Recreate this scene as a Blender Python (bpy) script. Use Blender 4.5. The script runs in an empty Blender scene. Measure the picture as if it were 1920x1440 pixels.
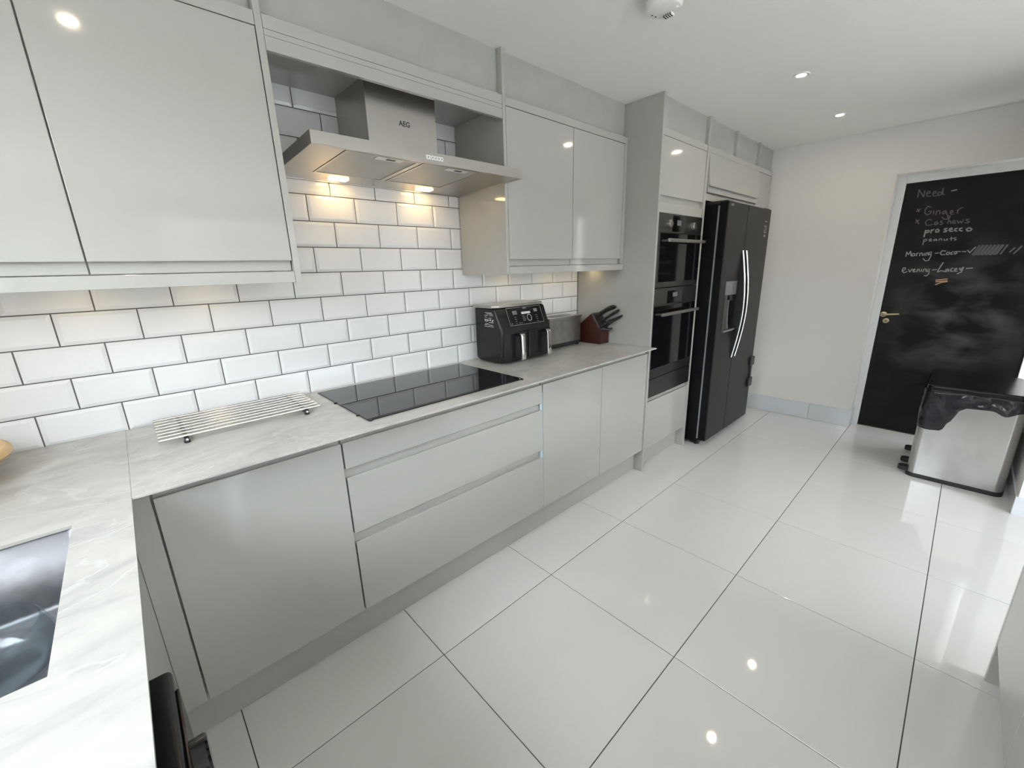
import bpy, bmesh, math, random
from mathutils import Vector, Matrix
random.seed(7)
S = bpy.context.scene
COL = S.collection
R = math.radians

# ------------------------------------------------------------ camera, world, exposure
CAM_POS = (0.2621, -1.9252, 1.3873)
CAM_R = Matrix(((0.7305, 0.2001, -0.6529), (-0.6824, 0.1761, -0.7095), (-0.0270, 0.9638, 0.2652)))
FPX = 780.13
cam_d = bpy.data.cameras.new('camera')
cam_d.sensor_fit = 'HORIZONTAL'; cam_d.sensor_width = 36.0
cam_d.lens = FPX / 1920 * 36.0
cam_d.clip_start = 0.02; cam_d.clip_end = 100
cam = bpy.data.objects.new('camera', cam_d); COL.objects.link(cam)
cam.matrix_world = Matrix.Translation(CAM_POS) @ CAM_R.normalized().to_4x4()
S.camera = cam

w = bpy.data.worlds.new('sky'); S.world = w; w.use_nodes = True
bg = w.node_tree.nodes['Background']
bg.inputs[0].default_value = (0.86, 0.925, 1.0, 1); bg.inputs[1].default_value = 5.0

S.view_settings.view_transform = 'Standard'
S.view_settings.look = 'None'
S.view_settings.gamma = 1.0
S.view_settings.use_curve_mapping = False
S.view_settings.exposure = 1.8

def portal(name, loc, rot, sx, sy):
    l = bpy.data.lights.new(name, 'AREA'); l.shape = 'RECTANGLE'; l.size = sx; l.size_y = sy
    l.cycles.is_portal = True
    o = bpy.data.objects.new(name, l); COL.objects.link(o); o.location = loc; o.rotation_euler = rot
# daylight enters through the window over the sink and unseen glazed doors added in the dining end
WIN = (-2.05, -0.60, 1.24, 2.10)       # y0, y1, z0, z1 in the wall x = -0.45
PAT = (-4.95, -3.55, 0.0, 2.12)        # y0, y1, z0, z1 of the added glazed doors in the same wall
portal('window_portal_offscreen', (-0.56, (WIN[0]+WIN[1])/2, (WIN[2]+WIN[3])/2), (0, R(-90), 0), WIN[3]-WIN[2], WIN[1]-WIN[0])
FRT = (.70, 3.20, 0.0, 2.12)           # x0, x1, z0, z1 of the added sliding doors in the wall y = -5.20
portal('front_portal_offscreen', ((FRT[0]+FRT[1])/2, -5.34, (FRT[2]+FRT[3])/2), (R(90), 0, 0), FRT[1]-FRT[0], FRT[3]-FRT[2])
portal('patio_portal_offscreen', (-0.56, (PAT[0]+PAT[1])/2, (PAT[2]+PAT[3])/2), (0, R(-90), 0), PAT[3]-PAT[2], PAT[1]-PAT[0])

# ------------------------------------------------------------ helpers
def at(px, py, axis, v):
    """point of the room seen at photo pixel px,py on the plane axis = v"""
    Rm = CAM_R.normalized()
    d = Rm @ Vector(((px-960)/FPX, -(py-720)/FPX, -1.0))
    c = Vector(CAM_POS); i = 'xyz'.index(axis)
    return c + d * ((v - c[i]) / d[i])

OFF = {}
class MB:
    def __init__(s): s.v = []; s.f = []
    def add(s, vs, fs):
        n = len(s.v); s.v += [tuple(v) for v in vs]; s.f += [tuple(i+n for i in f) for f in fs]; return s
    def box(s, x0, x1, y0, y1, z0, z1):
        x0, x1 = sorted((x0, x1)); y0, y1 = sorted((y0, y1)); z0, z1 = sorted((z0, z1))
        return s.add([(x0,y0,z0),(x1,y0,z0),(x1,y1,z0),(x0,y1,z0),(x0,y0,z1),(x1,y0,z1),(x1,y1,z1),(x0,y1,z1)],
                     [(0,3,2,1),(4,5,6,7),(0,1,5,4),(1,2,6,5),(2,3,7,6),(3,0,4,7)])
    def prism(s, poly, axis, a0, a1):
        """poly: 2D points in the two axes left after `axis` (x->(y,z), y->(x,z), z->(x,y))"""
        n = len(poly)
        def mk(p, a):
            if axis == 'x': return (a, p[0], p[1])
            if axis == 'y': return (p[0], a, p[1])
            return (p[0], p[1], a)
        vs = [mk(p, a0) for p in poly] + [mk(p, a1) for p in poly]
        fs = [tuple(range(n))[::-1], tuple(range(n, 2*n))]
        fs += [(i, (i+1) % n, (i+1) % n + n, i + n) for i in range(n)]
        return s.add(vs, fs)
    def tube(s, pts, r, seg=10, cap=True):
        pts = [Vector(p) for p in pts]; n = len(pts); rr = r if isinstance(r, (list, tuple)) else [r]*n
        vs = []; up = None
        for i, p in enumerate(pts):
            t = (pts[min(i+1, n-1)] - pts[max(i-1, 0)]).normalized()
            if up is None:
                up = Vector((0,0,1)) if abs(t.z) < .9 else Vector((1,0,0))
            a = t.cross(up).normalized(); up = a.cross(t).normalized()
            for k in range(seg):
                q = 2*math.pi*k/seg
                vs.append(p + (a*math.cos(q) + up*math.sin(q))*rr[i])
        fs = []
        for i in range(n-1):
            for k in range(seg):
                fs.append((i*seg+k, i*seg+(k+1) % seg, (i+1)*seg+(k+1) % seg, (i+1)*seg+k))
        if cap:
            fs.append(tuple(range(seg))[::-1]); fs.append(tuple((n-1)*seg+k for k in range(seg)))
        return s.add(vs, fs)
    def lathe(s, prof, c, axis='z', seg=32):
        """prof: (radius, height along axis)"""
        vs = []; n = len(prof)
        for r_, h in prof:
            for k in range(seg):
                q = 2*math.pi*k/seg; a, b = r_*math.cos(q), r_*math.sin(q)
                if axis == 'z': vs.append((c[0]+a, c[1]+b, c[2]+h))
                elif axis == 'y': vs.append((c[0]+a, c[1]+h, c[2]+b))
                else: vs.append((c[0]+h, c[1]+a, c[2]+b))
        fs = [(i*seg+k, i*seg+(k+1) % seg, (i+1)*seg+(k+1) % seg, (i+1)*seg+k) for i in range(n-1) for k in range(seg)]
        if prof[0][0] > 1e-6: fs.append(tuple(range(seg))[::-1])
        if prof[-1][0] > 1e-6: fs.append(tuple((n-1)*seg+k for k in range(seg)))
        return s.add(vs, fs)
    def strip(s, pts, wd, axis, v, th=.0006, sign=-1):
        """flat drawn stroke on the plane axis = v; pts are 3D points in that plane"""
        i = 'xyz'.index(axis); n = Vector((0,0,0)); n[i] = sign
        for a, b in zip(pts[:-1], pts[1:]):
            a, b = Vector(a), Vector(b); t = (b-a)
            if t.length < 1e-6: continue
            t.normalize(); q = n.cross(t)*wd/2; a2 = a - t*wd*.3; b2 = b + t*wd*.3
            o = n*th
            s.add([a2-q, b2-q, b2+q, a2+q, a2-q+o, b2-q+o, b2+q+o, a2+q+o],
                  [(0,1,2,3),(7,6,5,4),(0,4,5,1),(1,5,6,2),(2,6,7,3),(3,7,4,0)])
        return s
    def build(s, name, mat, parent=None, bevel=0, seg=2, smooth=False, origin=None, angle=35):
        me = bpy.data.meshes.new(name)
        if parent is not None: off = OFF[parent.name]
        elif origin is not None: off = Vector(origin)
        else:
            xs = [v[0] for v in s.v]; ys = [v[1] for v in s.v]; zs = [v[2] for v in s.v]
            off = Vector(((min(xs)+max(xs))/2, (min(ys)+max(ys))/2, min(zs)))
        me.from_pydata([Vector(v)-off for v in s.v], [], s.f)
        bm = bmesh.new(); bm.from_mesh(me)
        bmesh.ops.recalc_face_normals(bm, faces=bm.faces)
        if bevel:
            ed = [e for e in bm.edges if len(e.link_faces) == 2 and e.calc_face_angle(0) > R(30)]
            bmesh.ops.bevel(bm, geom=ed, offset=bevel, segments=seg, affect='EDGES', profile=.5, clamp_overlap=True)
        bm.to_mesh(me); bm.free()
        if smooth or bevel > .0025:
            for p in me.polygons: p.use_smooth = True
            me.set_sharp_from_angle(angle=R(angle))
        me.materials.append(mat)
        o = bpy.data.objects.new(name, me); COL.objects.link(o)
        if smooth or bevel > .0025:
            wn = o.modifiers.new('weighted', 'WEIGHTED_NORMAL'); wn.keep_sharp = True; wn.weight = 80
        if parent is not None: o.parent = parent
        else: o.location = off
        OFF[o.name] = off
        return o

def tag(o, label=None, cat=None, group=None, kind=None):
    if label: o['label'] = label
    if cat: o['category'] = cat
    if group: o['group'] = group
    if kind: o['kind'] = kind
    return o
def thing(name, loc, label, cat, group=None):
    o = bpy.data.objects.new(name, None); COL.objects.link(o); o.location = loc
    o.empty_display_size = .05
    OFF[o.name] = Vector(loc)
    return tag(o, label, cat, group)
def struct(o): o['kind'] = 'structure'; return o
def B(x0, x1, y0, y1, z0, z1): return MB().box(x0, x1, y0, y1, z0, z1)

# ------------------------------------------------------------ materials
def mat(name, col, rough=.5, metal=0, spec=.5, coat=0, noise=None, bump=None, emit=None, estr=0, aniso=0, coatr=.03):
    m = bpy.data.materials.new(name); m.use_nodes = True
    nt = m.node_tree; b = nt.nodes['Principled BSDF']
    b.inputs['Base Color'].default_value = (*col, 1)
    b.inputs['Roughness'].default_value = rough; b.inputs['Metallic'].default_value = metal
    b.inputs['Specular IOR Level'].default_value = spec
    b.inputs['Coat Weight'].default_value = coat; b.inputs['Coat Roughness'].default_value = coatr
    if aniso: b.inputs['Anisotropic'].default_value = aniso
    if emit:
        b.inputs['Emission Color'].default_value = (*emit, 1); b.inputs['Emission Strength'].default_value = estr
    if noise or bump:
        tc = nt.nodes.new('ShaderNodeTexCoord'); mp = nt.nodes.new('ShaderNodeMapping')
        nt.links.new(tc.outputs['Object'], mp.inputs[0])
    if noise:
        sc, col2, stretch, lo, hi = noise
        mp.inputs['Scale'].default_value = stretch
        nz = nt.nodes.new('ShaderNodeTexNoise'); nz.inputs['Scale'].default_value = sc; nz.inputs['Detail'].default_value = 6
        nt.links.new(mp.outputs[0], nz.inputs['Vector'])
        cr = nt.nodes.new('ShaderNodeValToRGB')
        cr.color_ramp.elements[0].position = lo; cr.color_ramp.elements[1].position = hi
        cr.color_ramp.elements[0].color = (*col, 1); cr.color_ramp.elements[1].color = (*col2, 1)
        nt.links.new(nz.outputs[0], cr.inputs[0]); nt.links.new(cr.outputs[0], b.inputs['Base Color'])
    if bump:
        sc, st, stretch = bump
        mp2 = nt.nodes.new('ShaderNodeMapping'); nt.links.new(tc.outputs['Object'], mp2.inputs[0]); mp2.inputs['Scale'].default_value = stretch
        nb = nt.nodes.new('ShaderNodeTexNoise'); nb.inputs['Scale'].default_value = sc; nb.inputs['Detail'].default_value = 4
        nt.links.new(mp2.outputs[0], nb.inputs['Vector'])
        bp = nt.nodes.new('ShaderNodeBump'); bp.inputs['Strength'].default_value = st; bp.inputs['Distance'].default_value = .01
        nt.links.new(nb.outputs[0], bp.inputs['Height']); nt.links.new(bp.outputs[0], b.inputs['Normal'])
    return m

M = {}
M['cab'] = mat('gloss_grey_lacquer', (.455, .448, .418), .07)
M['plinth'] = mat('satin_grey_board', (.455, .448, .418), .3)
M['infill'] = mat('matt_grey_infill', (.40, .40, .38), .45, noise=(9, (.44, .44, .42), (1,1,1), .35, .7))
M['carcass'] = mat('grey_carcass_board', (.455, .448, .418), .45)
M['wall'] = mat('white_wall_paint', (.82, .795, .765), .55, bump=(60, .05, (1,1,1)))
M['ceil'] = mat('white_ceiling_paint', (.85, .83, .78), .6, bump=(50, .05, (1,1,1)))
M['frame'] = mat('white_gloss_woodwork', (.78, .79, .78), .25)
M['tile'] = mat('white_glazed_tile', (.83, .835, .84), .08)
M['grout'] = mat('grey_wall_grout', (.16, .15, .15), .85)
M['ftile'] = mat('polished_porcelain', (.75, .74, .715), .045, noise=(1.3, (.78, .77, .75), (1,1,1), .3, .7))
M['fgrout'] = mat('brown_floor_grout', (.09, .08, .07), .8)
M['skirt'] = mat('porcelain_skirting', (.68, .70, .72), .12)
M['steel'] = mat('brushed_steel', (.47, .45, .425), .28, metal=1, bump=(300, .04, (.02, 1, 1)))
M['steel_d'] = mat('dark_brushed_steel', (.17, .165, .16), .32, metal=1)
M['rod'] = mat('polished_steel_rod', (.74, .74, .73), .24, metal=1)
M['steel_t'] = mat('smudged_toaster_steel', (.36, .35, .33), .3, metal=1, noise=(22, (.46, .45, .43), (1,1,1), .4, .7))
M['chrome'] = mat('polished_chrome', (.85, .85, .86), .08, metal=1)
M['binsteel'] = mat('smudged_bin_steel', (.56, .55, .54), .26, metal=1, noise=(9, (.46, .45, .44), (1,1,.6), .45, .75), bump=(3, .03, (1,1,1)))
M['black_gloss'] = mat('black_gloss_glass', (.005, .005, .006), .05, spec=.4)
M['hob'] = mat('black_ceramic_glass', (.010, .010, .011), .02, spec=.5)
M['black'] = mat('black_plastic', (.017, .017, .019), .38)
M['black_sat'] = mat('black_satin_plastic', (.008, .008, .010), .22, spec=.4)
M['blackmat'] = mat('black_matt_plastic', (.02, .02, .021), .6)
M['fridge'] = mat('black_stainless', (.022, .020, .020), .38, spec=.2, bump=(200, .03, (1, 1, .02)))
M['fridge_side'] = mat('black_fridge_side', (.006, .006, .007), .5, spec=.15)
M['gasket'] = mat('grey_gasket', (.30, .31, .33), .5)
M['bag'] = mat('black_bin_liner', (.012, .012, .016), .22, bump=(18, .9, (1, 1, .5)))
M['white_pl'] = mat('white_plastic', (.82, .81, .79), .4)
M['vent_shade'] = mat('vent_shade_dark', (.05, .045, .03), .8)
M['brass'] = mat('aged_brass', (.40, .34, .21), .28, metal=1)
M['thresh'] = mat('dull_brass_strip', (.16, .14, .10), .45, metal=.6)
M['wood'] = mat('pale_beech', (.72, .47, .21), .42, noise=(5, (.80, .56, .29), (1, 6, 6), .3, .7))
M['redwood'] = mat('red_mahogany', (.032, .008, .005), .28, noise=(6, (.060, .014, .008), (6, 6, 1), .3, .7))
M['chalk_w'] = mat('white_chalk', (.46, .46, .45), .95)
M['chalk_f'] = mat('faint_chalk', (.17, .165, .17), .95)
M['chalk_p'] = mat('pink_chalk', (.20, .16, .168), .95)
M['chalk_o'] = mat('orange_chalk', (.62, .40, .24), .95)
M['print'] = mat('white_print', (.62, .62, .62), .6)
M['print_d'] = mat('grey_print', (.16, .16, .16), .6)
M['logo'] = mat('dark_print', (.02, .02, .02), .5)
M['display'] = mat('dark_display', (.03, .032, .036), .12)
M['display_l'] = mat('grey_display', (.16, .165, .17), .15)
M['filter'] = mat('filter_mesh', (.50, .50, .48), .42, metal=.8, bump=(350, .5, (1,1,1)))
M['sink'] = mat('dark_sink_steel', (.24, .24, .25), .36, metal=.75, noise=(14, (.36, .36, .37), (1,1,1), .5, .8))
M['film'] = mat('pale_blue_film', (.60, .67, .73), .3)
M['lamp'] = mat('lit_led', (1, .9, .75), .5, emit=(1, .84, .62), estr=115)
M['lamp_hood'] = mat('lit_hood_led', (1, .8, .5), .5, emit=(1, .66, .28), estr=9.5)
M['lamp_uc'] = mat('lit_cabinet_led', (1, .85, .55), .5, emit=(1, .78, .42), estr=4.5)

def worktop_mat():
    m = bpy.data.materials.new('pale_marble_laminate'); m.use_nodes = True
    nt = m.node_tree; b = nt.nodes['Principled BSDF']; b.inputs['Roughness'].default_value = .3
    tc = nt.nodes.new('ShaderNodeTexCoord'); geo = nt.nodes.new('ShaderNodeNewGeometry')
    mp = nt.nodes.new('ShaderNodeMapping'); mp.inputs['Rotation'].default_value = (0, 0, R(-32)); mp.inputs['Scale'].default_value = (1.5, 3.0, 1)
    nt.links.new(geo.outputs['Position'], mp.inputs[0])
    n1 = nt.nodes.new('ShaderNodeTexNoise'); n1.inputs['Scale'].default_value = 3.0; n1.inputs['Detail'].default_value = 12; n1.inputs['Roughness'].default_value = .62; n1.inputs['Distortion'].default_value = 1.3
    nt.links.new(mp.outputs[0], n1.inputs['Vector'])
    c1 = nt.nodes.new('ShaderNodeValToRGB'); e = c1.color_ramp.elements
    e[0].position = .30; e[0].color = (.39, .385, .375, 1); e[1].position = .64; e[1].color = (.565, .55, .515, 1)
    x = c1.color_ramp.elements.new(.46); x.color = (.50, .488, .46, 1)
    nt.links.new(n1.outputs[0], c1.inputs[0])
    n2 = nt.nodes.new('ShaderNodeTexNoise'); n2.inputs['Scale'].default_value = 1.7; n2.inputs['Detail'].default_value = 8; n2.inputs['Distortion'].default_value = 1.6
    nt.links.new(mp.outputs[0], n2.inputs['Vector'])
    sb = nt.nodes.new('ShaderNodeMath'); sb.operation = 'SUBTRACT'; sb.inputs[1].default_value = .5; nt.links.new(n2.outputs[0], sb.inputs[0])
    ab = nt.nodes.new('ShaderNodeMath'); ab.operation = 'ABSOLUTE'; nt.links.new(sb.outputs[0], ab.inputs[0])
    c2 = nt.nodes.new('ShaderNodeValToRGB'); e = c2.color_ramp.elements
    e[0].position = 0; e[0].color = (1, 1, 1, 1); e[1].position = .016; e[1].color = (0, 0, 0, 1)
    nt.links.new(ab.outputs[0], c2.inputs[0])
    mx = nt.nodes.new('ShaderNodeMixRGB'); mx.inputs[2].default_value = (.66, .65, .62, 1)
    ml = nt.nodes.new('ShaderNodeMath'); ml.operation = 'MULTIPLY'; ml.inputs[1].default_value = .55; nt.links.new(c2.outputs[0], ml.inputs[0])
    nt.links.new(ml.outputs[0], mx.inputs[0]); nt.links.new(c1.outputs[0], mx.inputs[1]); nt.links.new(mx.outputs[0], b.inputs['Base Color'])
    return m
M['worktop'] = worktop_mat()

def chalkboard_mat():
    m = bpy.data.materials.new('smudged_chalkboard'); m.use_nodes = True
    nt = m.node_tree; b = nt.nodes['Principled BSDF']; b.inputs['Roughness'].default_value = .55; b.inputs['Specular IOR Level'].default_value = .2
    geo = nt.nodes.new('ShaderNodeNewGeometry')
    mp = nt.nodes.new('ShaderNodeMapping'); mp.inputs['Scale'].default_value = (1, 1.2, 2.0); nt.links.new(geo.outputs['Position'], mp.inputs[0])
    n1 = nt.nodes.new('ShaderNodeTexNoise'); n1.inputs['Scale'].default_value = 3.3; n1.inputs['Detail'].default_value = 7; n1.inputs['Distortion'].default_value = .35
    nt.links.new(mp.outputs[0], n1.inputs['Vector'])
    c1 = nt.nodes.new('ShaderNodeValToRGB'); c1.color_ramp.elements[0].position = .42; c1.color_ramp.elements[1].position = .78
    nt.links.new(n1.outputs[0], c1.inputs[0])
    # the rubbed-out patch: a soft blob around the middle of the door
    vm = nt.nodes.new('ShaderNodeVectorMath'); vm.operation = 'SUBTRACT'; vm.inputs[1].default_value = (4.79, -1.88, .98); nt.links.new(geo.outputs['Position'], vm.inputs[0])
    vs = nt.nodes.new('ShaderNodeVectorMath'); vs.operation = 'MULTIPLY'; vs.inputs[1].default_value = (0, 2.3, 1.55); nt.links.new(vm.outputs[0], vs.inputs[0])
    ln = nt.nodes.new('ShaderNodeVectorMath'); ln.operation = 'LENGTH'; nt.links.new(vs.outputs[0], ln.inputs[0])
    c2 = nt.nodes.new('ShaderNodeValToRGB'); c2.color_ramp.elements[0].position = .15; c2.color_ramp.elements[0].color = (1,1,1,1)
    c2.color_ramp.elements[1].position = .98; c2.color_ramp.elements[1].color = (.06,.06,.06,1)
    nt.links.new(ln.outputs[1], c2.inputs[0])
    mu = nt.nodes.new('ShaderNodeMath'); mu.operation = 'MULTIPLY'; nt.links.new(c1.outputs[0], mu.inputs[0]); nt.links.new(c2.outputs[0], mu.inputs[1])
    mx = nt.nodes.new('ShaderNodeMixRGB'); mx.inputs[1].default_value = (.0075, .0078, .0085, 1); mx.inputs[2].default_value = (.17, .17, .17, 1)
    nt.links.new(mu.outputs[0], mx.inputs[0]); nt.links.new(mx.outputs[0], b.inputs['Base Color'])
    return m
M['chalkboard'] = chalkboard_mat()

def glass_mat(name, tint, gl=.12):
    m = bpy.data.materials.new(name); m.use_nodes = True; nt = m.node_tree
    out = nt.nodes['Material Output']; nt.nodes.remove(nt.nodes['Principled BSDF'])
    t = nt.nodes.new('ShaderNodeBsdfTransparent'); t.inputs[0].default_value = (*tint, 1)
    g = nt.nodes.new('ShaderNodeBsdfGlossy'); g.inputs['Roughness'].default_value = .02
    lw = nt.nodes.new('ShaderNodeLayerWeight'); lw.inputs[0].default_value = .5
    pw = nt.nodes.new('ShaderNodeMath'); pw.operation = 'POWER'; pw.inputs[1].default_value = 3.0; nt.links.new(lw.outputs['Facing'], pw.inputs[0])
    fr = nt.nodes.new('ShaderNodeMath'); fr.operation = 'MULTIPLY_ADD'; fr.inputs[1].default_value = .4; fr.inputs[2].default_value = .04; nt.links.new(pw.outputs[0], fr.inputs[0])
    mx = nt.nodes.new('ShaderNodeMixShader')
    nt.links.new(fr.outputs[0], mx.inputs[0]); nt.links.new(t.outputs[0], mx.inputs[1]); nt.links.new(g.outputs[0], mx.inputs[2])
    nt.links.new(mx.outputs[0], out.inputs[0])
    return m
M['lawn'] = mat('garden_paving', (.26, .255, .24), .9, noise=(.8, (.32, .31, .295), (1,1,1), .3, .7))
M['fence'] = mat('screen_fence_boards', (.20, .175, .15), .8, noise=(5, (.28, .25, .22), (6,6,.4), .35, .7))  # for the unseen fences added to screen the low sky
M['pane'] = glass_mat('window_glass', (.97, .98, .98))
M['bowlglass'] = glass_mat('clear_bowl_glass', (.90, .93, .94))

# ------------------------------------------------------------ key dimensions
CEIL = 2.315; WT = .8825; XW = -.45; XF = 4.665; YB = -2.80; XS = 3.672; YS = -2.312; YP = -5.20
YD = -.58          # front face of base and tall doors
YU = -.366         # front face of wall-cabinet doors
YPL = -.520        # plinth face

# ------------------------------------------------------------ room shell
fl = struct(B(XW-.1, XF+.25, YP-.1, .1, -.06, -.0025).build('floor', M['fgrout'], origin=(0,0,0)))
FX, FY, FS = .893, -.821, .602
half = .6/2
def ftile_mesh():
    b = MB(); h = .2994; c = .0006; z = 0
    vs = [(-h,-h,-.01),(h,-h,-.01),(h,h,-.01),(-h,h,-.01),(-h,-h,-c),(h,-h,-c),(h,h,-c),(-h,h,-c),(-h+c,-h+c,0),(h-c,-h+c,0),(h-c,h-c,0),(-h+c,h-c,0)]
    fs = [(0,1,5,4),(1,2,6,5),(2,3,7,6),(3,0,4,7),(4,5,9,8),(5,6,10,9),(6,7,11,10),(7,4,8,11),(8,9,10,11)]
    me = bpy.data.meshes.new('tile'); me.from_pydata(vs, [], fs); me.materials.append(M['ftile']); return me
ftm = ftile_mesh()
for i in range(-3, 7):
    for j in range(-2, 8):
        x = FX + (i+.5)*FS; y = FY - (j+.5)*FS
        if x - .3 > XF+.2 or x + .3 < XW or y + .3 < YP or y - .3 > 0: continue
        if x < XS - .4 and False: continue
        o = bpy.data.objects.new('tile', ftm); COL.objects.link(o); o.parent = fl; o.location = (x, y, 0)

struct(B(XW-.1, XF+.25, YP-.1, .1, CEIL, CEIL+.1).build('ceiling', M['ceil']))
# tiled wall
wb = struct(B(XW-.1, XF+.25, .003, .1, 0, CEIL).build('wall_back', M['grout'], origin=(0,0,0)))
PX, PZ, Z1 = .203, .10365, .9828
def wtile_mesh(w, h):
    a, b = w/2, h/2; c = min(.011, a*.45)
    vs = [(-a,.006,-b),(a,.006,-b),(a,.006,b),(-a,.006,b),(-a,.0012,-b),(a,.0012,-b),(a,.0012,b),(-a,.0012,b),
          (-a+c,-.0022,-b+c),(a-c,-.0022,-b+c),(a-c,-.0022,b-c),(-a+c,-.0022,b-c)]
    fs = [(0,1,5,4),(1,2,6,5),(2,3,7,6),(3,0,4,7),(4,5,9,8),(5,6,10,9),(6,7,11,10),(7,4,8,11),(8,9,10,11)]
    me = bpy.data.meshes.new('tile'); me.from_pydata(vs, [], fs); me.materials.append(M['tile']); return me
full = wtile_mesh(PX-.004, PZ-.004)
for k in range(1, 13):
    lo, hi = (XW, 2.702) if k <= 5 else (.737, 1.69)
    zc = Z1 + (k-1.5)*PZ
    off = 0 if k % 2 else .5
    for n in range(-4, 15):
        a = (n+off)*PX + .002; b = (n+1+off)*PX - .002
        a2, b2 = max(a, lo), min(b, hi)
        if b2 - a2 < .012: continue
        if a2 == a and b2 == b: me = full
        else: me = wtile_mesh(b2-a2, PZ-.004)
        o = bpy.data.objects.new('tile', me); COL.objects.link(o); o.parent = wb; o.location = ((a2+b2)/2, 0, zc)

# left wall with the window over the sink
y0, y1, z0, z1 = WIN
m = MB(); m.box(XW-.12, XW, PAT[1], y0, 0, CEIL); m.box(XW-.12, XW, YP-.1, PAT[0], 0, CEIL); m.box(XW-.12, XW, PAT[0], PAT[1], PAT[3], CEIL); m.box(XW-.12, XW, y1, .003, 0, CEIL)
m.box(XW-.12, XW, y0, y1, 0, z0); m.box(XW-.12, XW, y0, y1, z1, CEIL)
struct(m.build('wall_left', M['wall']))
wr = struct(MB().box(XW-.10, XW-.04, y0, y0+.06, z0, z1).box(XW-.10, XW-.04, y1-.06, y1, z0, z1).box(XW-.10, XW-.04, y0+.06, y1-.06, z0, z0+.06)
     .box(XW-.10, XW-.04, y0+.06, y1-.06, z1-.06, z1).box(XW-.10, XW-.04, (y0+y1)/2-.035, (y0+y1)/2+.035, z0+.06, z1-.06).build('window_1', M['frame']))
for a, b in ((y0+.06, (y0+y1)/2-.035), ((y0+y1)/2+.035, y1-.06)):
    B(XW-.074, XW-.070, a, b, z0+.06, z1-.06).build('pane', M['pane'], wr)

# unseen dining end; its glazed doors are added for fill daylight
x0, x1, z0, z1 = FRT; ya, yb = YP-.09, YP-.03
struct(MB().box(XW, x0, YP-.1, YP, 0, CEIL).box(x1, XS+.1, YP-.1, YP, 0, CEIL).box(x0, x1, YP-.1, YP, z1, CEIL).build('wall_front', M['wall']))
xs3 = [x0 + .03 + (x1-x0-.06)*k/3 for k in range(4)]
pd = MB().box(x0+.06, x1-.06, ya, yb, z1-.06, z1).box(x0+.06, x1-.06, ya, yb, 0, .06)
for x in xs3: pd.box(x-.03, x+.03, ya, yb, 0, z1)
pd = struct(pd.build('door_3_added', M['frame']))
for a, b in zip(xs3[:-1], xs3[1:]): B(a+.03, b-.03, YP-.062, YP-.058, .06, z1-.06).build('pane', M['pane'], pd)
y0, y1, z0, z1 = PAT; ym = (y0+y1)/2; xa, xb = XW-.10, XW-.04
pd = struct(MB().box(xa, xb, y0, y0+.07, 0, z1).box(xa, xb, y1-.07, y1, 0, z1).box(xa, xb, y0+.07, y1-.07, z1-.07, z1)
     .box(xa, xb, y0+.07, y1-.07, 0, .07).box(xa, xb, ym-.05, ym+.05, .07, z1-.07).build('door_2_added', M['frame']))
for a, b in ((y0+.07, ym-.05), (ym+.05, y1-.07)):
    B(XW-.072, XW-.068, a, b, .07, z1-.07).build('pane', M['pane'], pd)
# unseen ground outside, put in to cut upward light; added fences hide low sky
struct(MB().box(-40, 40, -45, YP-.1, -.30, -.12).box(-40, XW-.12, YP-.1, 30, -.30, -.12).build('ground', M['lawn'], origin=(0,0,0)))
struct(MB().box(XS, XF+.01, YS-.12, YS, 0, CEIL).box(XS, XS+.12, YP, YS-.12, 0, CEIL).build('wall_stub', M['wall']))

# far wall with the door opening
OY0, OY1, OZ = YS, -1.412, 1.988
struct(MB().box(XF, XF+.16, OY1, .003, 0, CEIL).box(XF, XF+.16, OY0-.01, OY1, OZ, CEIL).build('wall_right', M['wall']))
struct(B(XF+.16, XF+.2, OY0-.2, OY1+.2, 0, OZ+.2).build('wall_blocker', M['wall']))  # unseen sheet added to block the opening behind the door
# tile skirting
def skirt(name, pieces, ax):
    root = None
    for i, bx in enumerate(pieces):
        o = MB().box(*bx).build(name if i == 0 else 'skirting_tile', M['skirt'], root, bevel=.002)
        if i == 0: root = struct(o)
skirt('baseboard_right', [(XF-.012, XF+.001, -1.119, -.60, 0, .142), (XF-.012, XF+.001, -1.418, -1.122, 0, .146)], 'y')
skirt('baseboard_stub', [(XS-.012, XS+.001, -2.80, YS+.010, 0, .105), (XS+.0, XF-.01, YS-.001, YS+.010, 0, .105)], 'x')
skirt('baseboard_reveal', [(XF-.010, XF+.11, OY1-.012, OY1+.001, 0, .146)], 'x')

# chalkboard door with frame
DXP = 4.785
fr = struct(MB().box(DXP-.012, XF+.16, OY1-.052, OY1, 0, OZ).box(DXP-.012, XF+.16, OY0, OY0+.045, 0, OZ).box(DXP-.012, XF+.16, OY0+.045, OY1-.052, OZ-.058, OZ)
     .build('trim_1', M['frame'], bevel=.003))
dr = struct(B(DXP, DXP+.04, OY0+.048, OY1-.055, .006, OZ-.061).build('door_1', M['chalkboard'], bevel=.002))
hx = DXP
a = at(1655, 590, 'x', hx-.045); b = at(1686, 589, 'x', hx-.045)
h = MB().tube([(hx, a.y, a.z), (hx-.03, a.y, a.z), (hx-.045, a.y-.01, a.z), (hx-.045, b.y, b.z)], .0085, 12)
h.lathe([(.022, 0), (.022, -.006), (.012, -.01)], (hx, a.y, a.z), 'x', 20)
hd = h.build('door_handle', M['brass'], dr, smooth=True)
c = at(1661, 601, 'x', hx)
MB().lathe([(.020, 0), (.020, -.006), (.013, -.009)], (hx, c.y, c.z), 'x', 20).build('keyhole_escutcheon', M['brass'], dr, smooth=True)
B(hx-.0105, hx-.008, c.y-.003, c.y+.003, c.z-.008, c.z+.006).build('keyhole', M['logo'], dr)
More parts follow.
